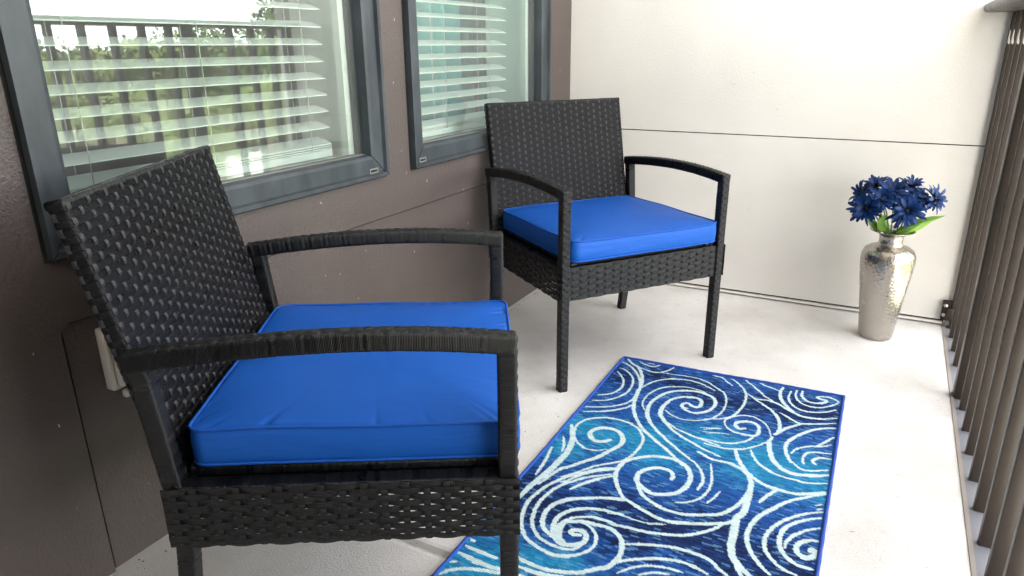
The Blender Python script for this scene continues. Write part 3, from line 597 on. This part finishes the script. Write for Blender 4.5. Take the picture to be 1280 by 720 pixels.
def make_rug():
    LEN = 1250; nx, ny = 300, 566
    TLx, TRx = 1.0, 663.0
    u = np.linspace(0, 1, nx); v = np.linspace(0, 1, ny)
    topy = 8 + (-24-8)*u                          # far edge is slightly askew, mm
    Y = topy[None, :] + (LEN-topy[None, :])*v[:, None]
    Xx = TLx + (TRx-TLx)*u[None, :] + .0105*Y
    # colour fields
    royal = np.array([.011, .064, .25]); navy = np.array([.004, .009, .05]); teal = np.array([.012, .20, .38])
    wt = np.zeros_like(Y); wn = np.zeros_like(Y)
    blobs = list(BLOBS) + [(120, 1180, 80, 't'), (400, 1150, 60, 'n'), (560, 1190, 80, 't')]
    for bx, by, r, k in blobs:
        g_ = np.exp(-(((Xx-bx)/(r*(1.5 if k == 'n' else 1.35)))**2+((Y-by)/(r*(1.25 if k == 'n' else 1.0)))**2))
        if k == 't': wt = np.maximum(wt, g_)
        else: wn = np.maximum(wn, g_)
    row = np.floor(Y/4.6).astype(int); dash = np.floor((Xx + (row % 2)*8.5 + (row*5 % 7)*1.3)/17).astype(int)
    hsh = lambda a, b, s: np.modf(np.abs(np.sin(a*12.9898+b*78.233+s)*43758.5453))[0]
    r1 = hsh(row, dash, 1.7); r2 = hsh(row, dash, 9.1); r3 = hsh(row, dash, 4.4)
    wn2 = np.clip(wn*1.25 + (r1-.5)*1.5*(wn > .08), 0, 1)[..., None]; wt2 = np.clip(wt*1.15 + (r2-.5)*1.0*(wt > .10), 0, 1)[..., None]
    C = royal*(.55+.9*r3)[..., None]
    C = C*(1-wt2) + teal*(.75+.5*r1)[..., None]*wt2
    C = C*(1-wn2*.93) + navy*(.6+.8*r2)[..., None]*wn2*.93
    lt = (hsh(row, dash, 7.3) > .90)
    C[lt] = C[lt]*.5 + np.array([.12, .30, .52])*.5
    # stitch gaps: dark line between rows, pin-prick light dots at dash ends
    # swirl mask on a jagged (row-quantised) grid
    mask = np.zeros(Y.shape, bool); jag = (hsh(np.floor(Y/2.3), np.floor(Xx/5), 2.2)-.5)*2.3
    sx = Xx + jag; sy = np.floor(Y/2.3)*2.3+1.15
    dy = (LEN)/ny; dx = (TRx-TLx)/nx
    extra = [[[8, 10, 8], [(60, 1075), (160, 1065), (260, 1085), (350, 1130), (400, 1200), (390, 1245)]], [[8, 9, 8], [(250, 1240), (240, 1190), (270, 1150), (320, 1150), (350, 1180), (340, 1215), (305, 1215)]],
             [[8, 10, 8], [(640, 1060), (560, 1080), (500, 1130), (480, 1200), (500, 1245)]], [[8, 9, 8], [(650, 1120), (590, 1130), (560, 1170), (570, 1215), (610, 1225), (640, 1200)]]]
    for w, pts in list(STROKES)+extra:
        p = np.array(pts, float); n = len(p)
        if n < 2: continue
        pp = np.vstack([2*p[0]-p[1], p, 2*p[-1]-p[-2]])
        for i in range(n-1):
            a, b, c, d = pp[i], pp[i+1], pp[i+2], pp[i+3]; L = np.linalg.norm(c-b); k = max(2, int(L/1.6))
            for j in range(k):
                t_ = j/k; q_ = .5*((2*b)+(-a+c)*t_+(2*a-5*b+4*c-d)*t_*t_+(-a+3*b-3*c+d)*t_**3)
                f = (i+t_)/(n-1); r_ = np.interp(f, [0, .12, .5, .88, 1], [w[0]*.8, (w[0]+w[1])/2, w[1], (w[1]+w[2])/2, w[2]*.8])/2*1.16
                i0 = int((q_[1]-30-r_)/dy); i1 = int((q_[1]+40+r_)/dy)+2; j0 = int((q_[0]-r_-20)/dx); j1 = int((q_[0]+r_+8)/dx)+2
                i0, j0 = max(i0, 0), max(j0, 0)
                if i1 <= i0 or j1 <= j0: continue
                sl_ = (slice(i0, i1), slice(j0, j1))
                mask[sl_] |= ((sx[sl_]-q_[0])**2+(sy[sl_]-q_[1])**2) < r_*r_
    edge = (u[None, :] > .008) & (u[None, :] < .992) & (v[:, None] > .004) & (v[:, None] < .997)
    mask &= edge
    wcol = np.array([.50, .63, .65])*(.86+.22*r3)[..., None]
    C = np.where(mask[..., None], wcol, C)
    Z = .0045 + .0012*(1+np.sin(Y/83+Xx/140)*np.cos(Xx/97-Y/210)) + .0007*np.sin(Y/4.6*2*math.pi)*0 + (r1-.5)*.0006
    t = empty('outdoor_rug', (.561, -.8, 0), 'blue outdoor rug with white swirls and teal shading lying on the concrete floor', 'rug')
    V = np.stack([Xx*.001-.001, -Y*.001, Z], -1).reshape(-1, 3)
    idx = np.arange(nx*ny).reshape(ny, nx); F = np.stack([idx[:-1, :-1], idx[1:, :-1], idx[1:, 1:], idx[:-1, 1:]], -1).reshape(-1, 4)
    me = bpy.data.meshes.new('woven_field'); me.from_pydata(V.tolist(), [], F.tolist())
    at = me.color_attributes.new('weave', 'FLOAT_COLOR', 'POINT'); at.data.foreach_set('color', np.concatenate([C.reshape(-1, 3), np.ones((nx*ny, 1))], 1).astype(np.float32).ravel())
    mt = mat('rug_weave', (.02, .07, .33), .8, 0, .12); q = NT(mt); a = q.n('VertexColor', layer_name='weave')
    sep = q.n('SeparateXYZ'); q.l(q.obj(), sep.inputs[0])
    rowb = q.math('ABSOLUTE', q.math('SINE', q.math('MULTIPLY', sep.outputs['Y'], math.pi/.0046)))
    q.set(Base_Color=a.outputs['Color'], Normal=q.bump(rowb, .55, .0016))
    me.materials.append(mt); o = bpy.data.objects.new('woven_field', me); COL.objects.link(o); o.parent = t
    b = MB()
    cor = [V.reshape(ny, nx, 3)[0, 0], V.reshape(ny, nx, 3)[0, -1], V.reshape(ny, nx, 3)[-1, -1], V.reshape(ny, nx, 3)[-1, 0]]
    for i in range(4):
        p, q_ = Vector(cor[i]), Vector(cor[(i+1) % 4]); p.z = q_.z = .0046
        pts = [p.lerp(q_, k/60) for k in range(61)]; b.tube([p_+Vector((0, 0, .0012*(1+math.sin(-p_.y*1000/83+p_.x*1000/140)*math.cos(p_.x*1000/97+p_.y*1000/210)))) for p_ in pts], [.0044+.0004*math.sin(k*1.9+i) for k in range(61)], 8)
    bm_ = mat('rug_binding', (.018, .06, .30), .7, 0, .2); b.build('binding', bm_, t)
make_rug()

# ------------------------------------------------------------------ vase and flowers
VX, VY = 1.284, -.222
v = MB(); P_ = [(0, .002), (.050, .002), (.054, .006), (.056, .02), (.0605, .07), (.067, .13), (.0745, .19), (.0815, .245), (.0845, .28), (.083, .302), (.076, .318), (.062, .328), (.045, .333), (.0385, .338), (.0365, .346), (.0365, .360), (.039, .369), (.047, .375), (.060, .380), (.069, .384), (.0695, .3855), (.066, .3845), (.045, .377), (.035, .366), (.034, .33), (.06, .30), (.05, .1), (0, .08)]
v.lathe(P_, 72); vo = v.build('metal_vase', M['hammered'], smooth=True); vo.location = (VX, VY, 0)
tag(vo, 'tall hammered silver metal vase holding blue artificial flowers', 'vase')
def bezier(a, b_, c, n): return [Vector(a)*(1-t)**2 + Vector(b_)*2*t*(1-t) + Vector(c)*t*t for t in [k/n for k in range(n+1)]]
def petal_mesh(mb, M4, L, wd, lift, curl, seed):
    n = 6; r_ = random.Random(seed); tw = r_.uniform(-.5, .5)
    wid = [.30, .55, .78, .96, 1.0, .86, .42]
    vs_, uvs = [], []
    for i in range(n+1):
        s = i/n; x = L*s; z = lift*math.sin(s*1.6) - curl*s*s
        for k in (-1, 0, 1):
            y = k*wid[i]*wd/2; zz = z - (abs(k) < .5)*.0016*math.sin(math.pi*s) + k*tw*.002*s
            vs_.append(M4 @ Vector((x, y, zz))); uvs.append((k*.5+.5, s))
    fs = [(i*3+k, i*3+k+1, (i+1)*3+k+1, (i+1)*3+k) for i in range(n) for k in (0, 1)]
    mb.add(vs_, fs, uvs)
def make_flower(c, face, label, size=1., seed=0):
    r_ = random.Random(seed); base = Vector((VX, VY, .30))
    t = empty('blue_flower', tuple(base), label, 'flower', 'blue artificial daisies in the metal vase')
    c = Vector(c)-base; face = Vector(face).normalized()
    rot = face.to_track_quat('Z', 'X').to_matrix().to_4x4(); MT = Matrix.Translation(c) @ rot
    b = MB()
    for layer, (n, L, lift, curl) in enumerate(((16, .046, .010, .016), (15, .041, .017, .006), (12, .027, .018, .0))):
        for k in range(n):
            a = 2*math.pi*(k+r_.uniform(-.22, .22))/n+layer*.2
            petal_mesh(b, MT @ Matrix.Rotation(a, 4, 'Z') @ Matrix.Translation((.004, 0, .0015*layer)), L*size*r_.uniform(.72, 1.2), .0122*size*r_.uniform(.7, 1.15), lift*r_.uniform(.2, 1.7)*size, curl*r_.uniform(-.3, 2.1)*size, r_.random())
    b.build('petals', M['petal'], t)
    b = MB(); b.lathe([(.0001, .009), (.005, .008), (.008, .004), (.007, 0), (0.002, -.006)], 12); b.v = [tuple(MT @ Vector(p)) for p in b.v]; b.build('flower_eye', M['flower_eye'], t)
    b = MB(); b.tube(bezier((r_.uniform(-.015, .015), r_.uniform(-.015, .015), 0), (c.x*.35, c.y*.35, c.z*.75), c-face*.006, 10), .0022, 6); b.build('stem', M['stem'], t)
    return t
def make_leaf(root, tip, mid, wd, parent):
    base = Vector((VX, VY, .30)); pts = bezier(Vector(root)-base, Vector(mid)-base, Vector(tip)-base, 14)
    b = MB(); wid = [.3, .5, .68, .82, .93, 1, 1, .97, .9, .8, .68, .54, .38, .2, .04]
    vs_, uvs = [], []
    for i, p in enumerate(pts):
        d = (pts[min(i+1, 14)]-pts[max(i-1, 0)]).normalized(); sd = d.cross(Vector((-.35, .75, -.25))).normalized(); sd = (sd + Vector((0, 0, .0))).normalized(); nn = sd.cross(d)
        for k in range(5):
            u_ = k/4-.5; vs_.append(p + sd*u_*wd*wid[i] + nn*(abs(u_)*2)**1.5*wd*.30*wid[i]); uvs.append((k/4, i/14))
    b.add(vs_, [(i*5+k, i*5+k+1, (i+1)*5+k+1, (i+1)*5+k) for i in range(14) for k in range(4)], uvs)
    b.build('leaf', M['leaf'], parent)
FL = [((1.196, -.262, .460), (-.35, -.85, .12), 'blue daisy lowest on the left of the vase, facing the viewer', 1.12),
      ((1.176, -.215, .496), (-.75, -.45, .45), 'blue daisy farthest left in the bouquet', .95),
      ((1.214, -.205, .522), (-.3, -.35, .9), 'blue daisy at the top left of the bouquet', 1.0),
      ((1.266, -.232, .512), (-.05, -.55, .85), 'blue daisy at the top middle of the bouquet facing upward', 1.15),
      ((1.316, -.205, .530), (.25, -.25, .95), 'blue daisy highest in the bouquet, right of centre', .95),
      ((1.314, -.268, .462), (.05, -.8, .35), 'blue daisy low at the front, right above the vase rim', 1.15),
      ((1.345, -.225, .496), (.35, -.5, .7), 'dark blue daisy half hidden beside the right hand bloom', .95),
      ((1.386, -.222, .500), (.80, -.45, .35), 'blue daisy farthest right, leaning toward the railing', .98),
      ((1.238, -.262, .492), (-.1, -.75, .55), 'dark blue daisy in the front centre of the bouquet', .95)]
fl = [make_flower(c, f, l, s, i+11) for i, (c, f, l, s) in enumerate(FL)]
make_leaf((1.272, -.215, .378), (1.200, -.235, .452), (1.215, -.235, .392), .026, fl[0])
make_leaf((1.285, -.222, .378), (1.262, -.262, .446), (1.235, -.255, .405), .036, fl[8])
make_leaf((1.296, -.225, .376), (1.425, -.250, .455), (1.345, -.255, .425), .030, fl[7])
make_leaf((1.288, -.245, .374), (1.370, -.255, .430), (1.325, -.262, .390), .024, fl[5])
make_leaf((1.300, -.215, .374), (1.405, -.205, .440), (1.36, -.215, .400), .030, fl[6])
make_leaf((1.285, -.200, .374), (1.240, -.215, .440), (1.25, -.2, .40), .030, fl[3])

# ------------------------------------------------------------------ outlet cover
ol = empty('outlet_cover', (0, -2.110, .43), 'grey weatherproof outlet cover on the brown wall behind the near chair', 'outlet')
b = MB(); b.box(-.009, .016, -.048, .048, -.058, .066); b.build('base_box', M['outlet'], ol, bevel=.004)
b = MB(); b.box(.0162, .034, -.044, .044, -.050, .062); b.build('lid', M['outlet'], ol, bevel=.009, seg=3)
b = MB(); b.box(.0162, .030, -.036, .030, -.074, -.0585); b.build('cord_hood', M['outlet'], ol, bevel=.004)

# crumbs of grit swept up along the foot of the brown wall
b = MB(); b.smooth = False; rg = random.Random(9)
for k in range(240):
    y = rg.uniform(-2.5, -.1); x = .004+abs(rg.gauss(0, .022)); s_ = rg.uniform(.0008, .0026)*(1 if k % 9 else 1.7)
    b.add([(x-s_, y, .0004), (x+s_*.7, y-s_, .0004), (x+s_, y+s_*.9, .0004), (x, y, s_*1.1)], [(0, 1, 3), (1, 2, 3), (2, 0, 3)])
for k in range(70):
    x, y = rg.uniform(.1, 1.48), rg.uniform(-2.3, -.05); s_ = rg.uniform(.0007, .0019)
    b.add([(x-s_, y, .0004), (x+s_*.7, y-s_, .0004), (x+s_, y+s_*.9, .0004), (x, y, s_*.9)], [(0, 1, 3), (1, 2, 3), (2, 0, 3)])
tag(b.build('grit', mat('grit', (.10, .085, .07), .9), smooth=False), 'scattered dark grit on the concrete along the brown wall', 'grit', kind='stuff')

# ------------------------------------------------------------------ the view beyond the railing
GZ = -4.7
b = MB(); b.add([(-900, -900, GZ), (900, -900, GZ), (900, 900, GZ), (-900, 900, GZ)], [(0, 1, 2, 3)]); tag(b.build('lawn', M['grass'], smooth=False), kind='structure')
b = MB(); b.add([(25, -60, GZ+.03), (31, -60, GZ+.03), (31, 110, GZ+.03), (25, 110, GZ+.03)], [(0, 1, 2, 3)]); b.add([(1.75, -60, GZ+.03), (11, -60, GZ+.03), (11, 110, GZ+.03), (1.75, 110, GZ+.03)], [(0, 1, 2, 3)])  # near strip unseen, added as paving to bounce neutral light onto the balcony
tag(b.build('driveway', M['paving'], smooth=False), kind='structure')
b = MB()
b.box(1.503, 1.60, -4.2, .16, -.25, -.021); tag(b.build('slab_edge', M['cream_trim'], smooth=False), kind='structure')
def crown(seed, rad, hgt, n, leaf, clumps):
    r_ = np.random.default_rng(seed); mb = MB(); mb.smooth = False
    cs = []
    for _ in range(clumps):
        d = r_.normal(size=3); d /= np.linalg.norm(d); rr_ = r_.uniform(.45, 1)**.6
        cs.append((d*[rad, rad, hgt]*rr_*.8, r_.uniform(.28, .5)*rad))
    vs_ = []; fs = []
    for i in range(n):
        c, cr_ = cs[r_.integers(clumps)]; d = r_.normal(size=3); d /= np.linalg.norm(d); p = c + d*cr_*r_.uniform(.55, 1.05)
        a = r_.normal(size=3); a /= np.linalg.norm(a); bb = np.cross(a, d); nb = np.linalg.norm(bb)
        if nb < .1: continue
        bb /= nb; s = leaf*r_.uniform(.6, 1.3); k = len(vs_)
        vs_ += [tuple(p-a*s), tuple(p+bb*s*.55), tuple(p+a*s), tuple(p-bb*s*.55)]; fs.append((k, k+1, k+2, k+3))
    mb.add(vs_, fs); return mb
def broadleaf(label, seed, h, rad, fm):
    t = empty('broadleaf_tree', (0, 0, GZ), label, 'tree', 'leafy trees beyond the balcony')
    b = MB(); b.tube([(0, 0, 0), (.05, .02, h*.3), (.0, .06, h*.62)], [.17, .12, .07], 8)
    for k in range(5):
        a = k*1.26; b.tube([(.03, .03, h*.38), (math.cos(a)*rad*.35, math.sin(a)*rad*.35, h*.55), (math.cos(a)*rad*.6, math.sin(a)*rad*.6, h*.72)], [.07, .05, .02], 6)
    b.build('trunk', M['bark'], t)
    c = crown(seed, rad, h*.34, 5200, .16, 26); o = c.build('crown', fm, t, smooth=False); o.location = (0, 0, h*.64)
    return t
def palm(label, seed, h):
    r_ = random.Random(seed); t = empty('palm_tree', (0, 0, GZ), label, 'palm', 'palms below the balcony')
    b = MB(); b.tube([(0, 0, 0), (.06, .03, h*.5), (.03, .05, h)], [.17, .13, .12], 9); b.build('trunk', M['bark'], t)
    b = MB(); b.smooth = False
    for k in range(26):
        a = r_.uniform(0, 6.28); up = r_.uniform(-.1, 1.2); L = r_.uniform(1.1, 1.6); d = Vector((math.cos(a)*math.cos(up), math.sin(a)*math.cos(up), math.sin(up)))
        pts = [Vector((.03, .05, h)) + d*L*s - Vector((0, 0, 1))*L*.55*s*s for s in [i/14 for i in range(15)]]
        b.tube(pts, .012, 4)
        for i in range(3, 15):
            ax = (pts[i]-pts[i-1]).normalized(); sd = ax.cross(Vector((0, 0, 1))).normalized()
            for s_ in (-1, 1):
                l = .42*(1-abs(i/14-.55)); e = pts[i] + (sd*s_*.8+ax*.6-Vector((0, 0, .25)))*l
                b.add([pts[i]-ax*.022, pts[i]+ax*.022, e], [(0, 1, 2)])
    b.build('fronds', M['foliage_light'], t); return t
tA = broadleaf('leafy green tree standing beyond the driveway, mirrored in the window', 3, 6.6, 2.6, M['foliage'])
tB = broadleaf('lighter green tree standing beyond the driveway, mirrored in the window', 5, 5.6, 2.2, M['foliage_light'])
pA = palm('feathery palm standing on the lawn below the balcony', 4, 3.3)
rp = random.Random(5)
far = []
for k in range(26): far.append((rp.uniform(31, 46), -12 + k*2.9 + rp.uniform(-1, 1)))
first = {'a': tA, 'b': tB}; used = set()
for k, (x, y) in enumerate(far):
    kk = 'a' if k % 3 else 'b'; src = first[kk]
    o = src if kk not in used else copy_tree(src); used.add(kk)
    s_ = rp.uniform(1.0, 1.42); o.location = (x, y, GZ); o.scale = (s_, s_, s_*rp.uniform(.9, 1.05)); o.rotation_euler = (0, 0, rp.uniform(0, 6))
near = [(13, 7.5), (16, 11), (15, 16.5), (19, 14), (20, 22), (13, 12.5), (18, 6), (22, 28), (14, 2), (13, -6), (21, 19), (17, 19), (22, 10), (24, 24), (14.5, 9.3), (18, 9.5), (20.5, 12), (16.5, 13.8), (23, 15.5), (19.5, 17)]
for k, (x, y) in enumerate(near):
    o = pA if k == 0 else copy_tree(pA); o.location = (x, y, GZ); o.rotation_euler = (0, 0, rp.uniform(0, 6)); s_ = rp.uniform(.85, 1.3); o.scale = (s_, s_, s_)
lt = empty('street_lamp', (24.5, 12.6, GZ), 'black street lamp on a curved arm beside the driveway', 'street lamp')
b = MB(); b.tube([(0, 0, 0), (0, 0, .4), (0, 0, .41), (0, 0, 5.6)], [.11, .10, .06, .045], 10); b.tube([(0, 0, 5.4)]+[(.0, -.5+.5*math.cos(a), 5.4+.35*math.sin(a)) for a in [k*math.pi/8 for k in range(1, 9)]], .03, 6); b.build('pole', M['lamp_black'], lt)
b = MB(); b.lathe([(.03, .30), (.08, .22), (.20, .10), (.2, .08), (.05, .08)], 14, (0, -1.0, 5.05)); b.build('hood', M['lamp_black'], lt)
b = MB(); b.lathe([(.14, .079), (.13, -.05), (.07, -.16), (.0, -.18)], 14, (0, -1.0, 5.05)); b.build('globe', M['lamp_glass'], lt)
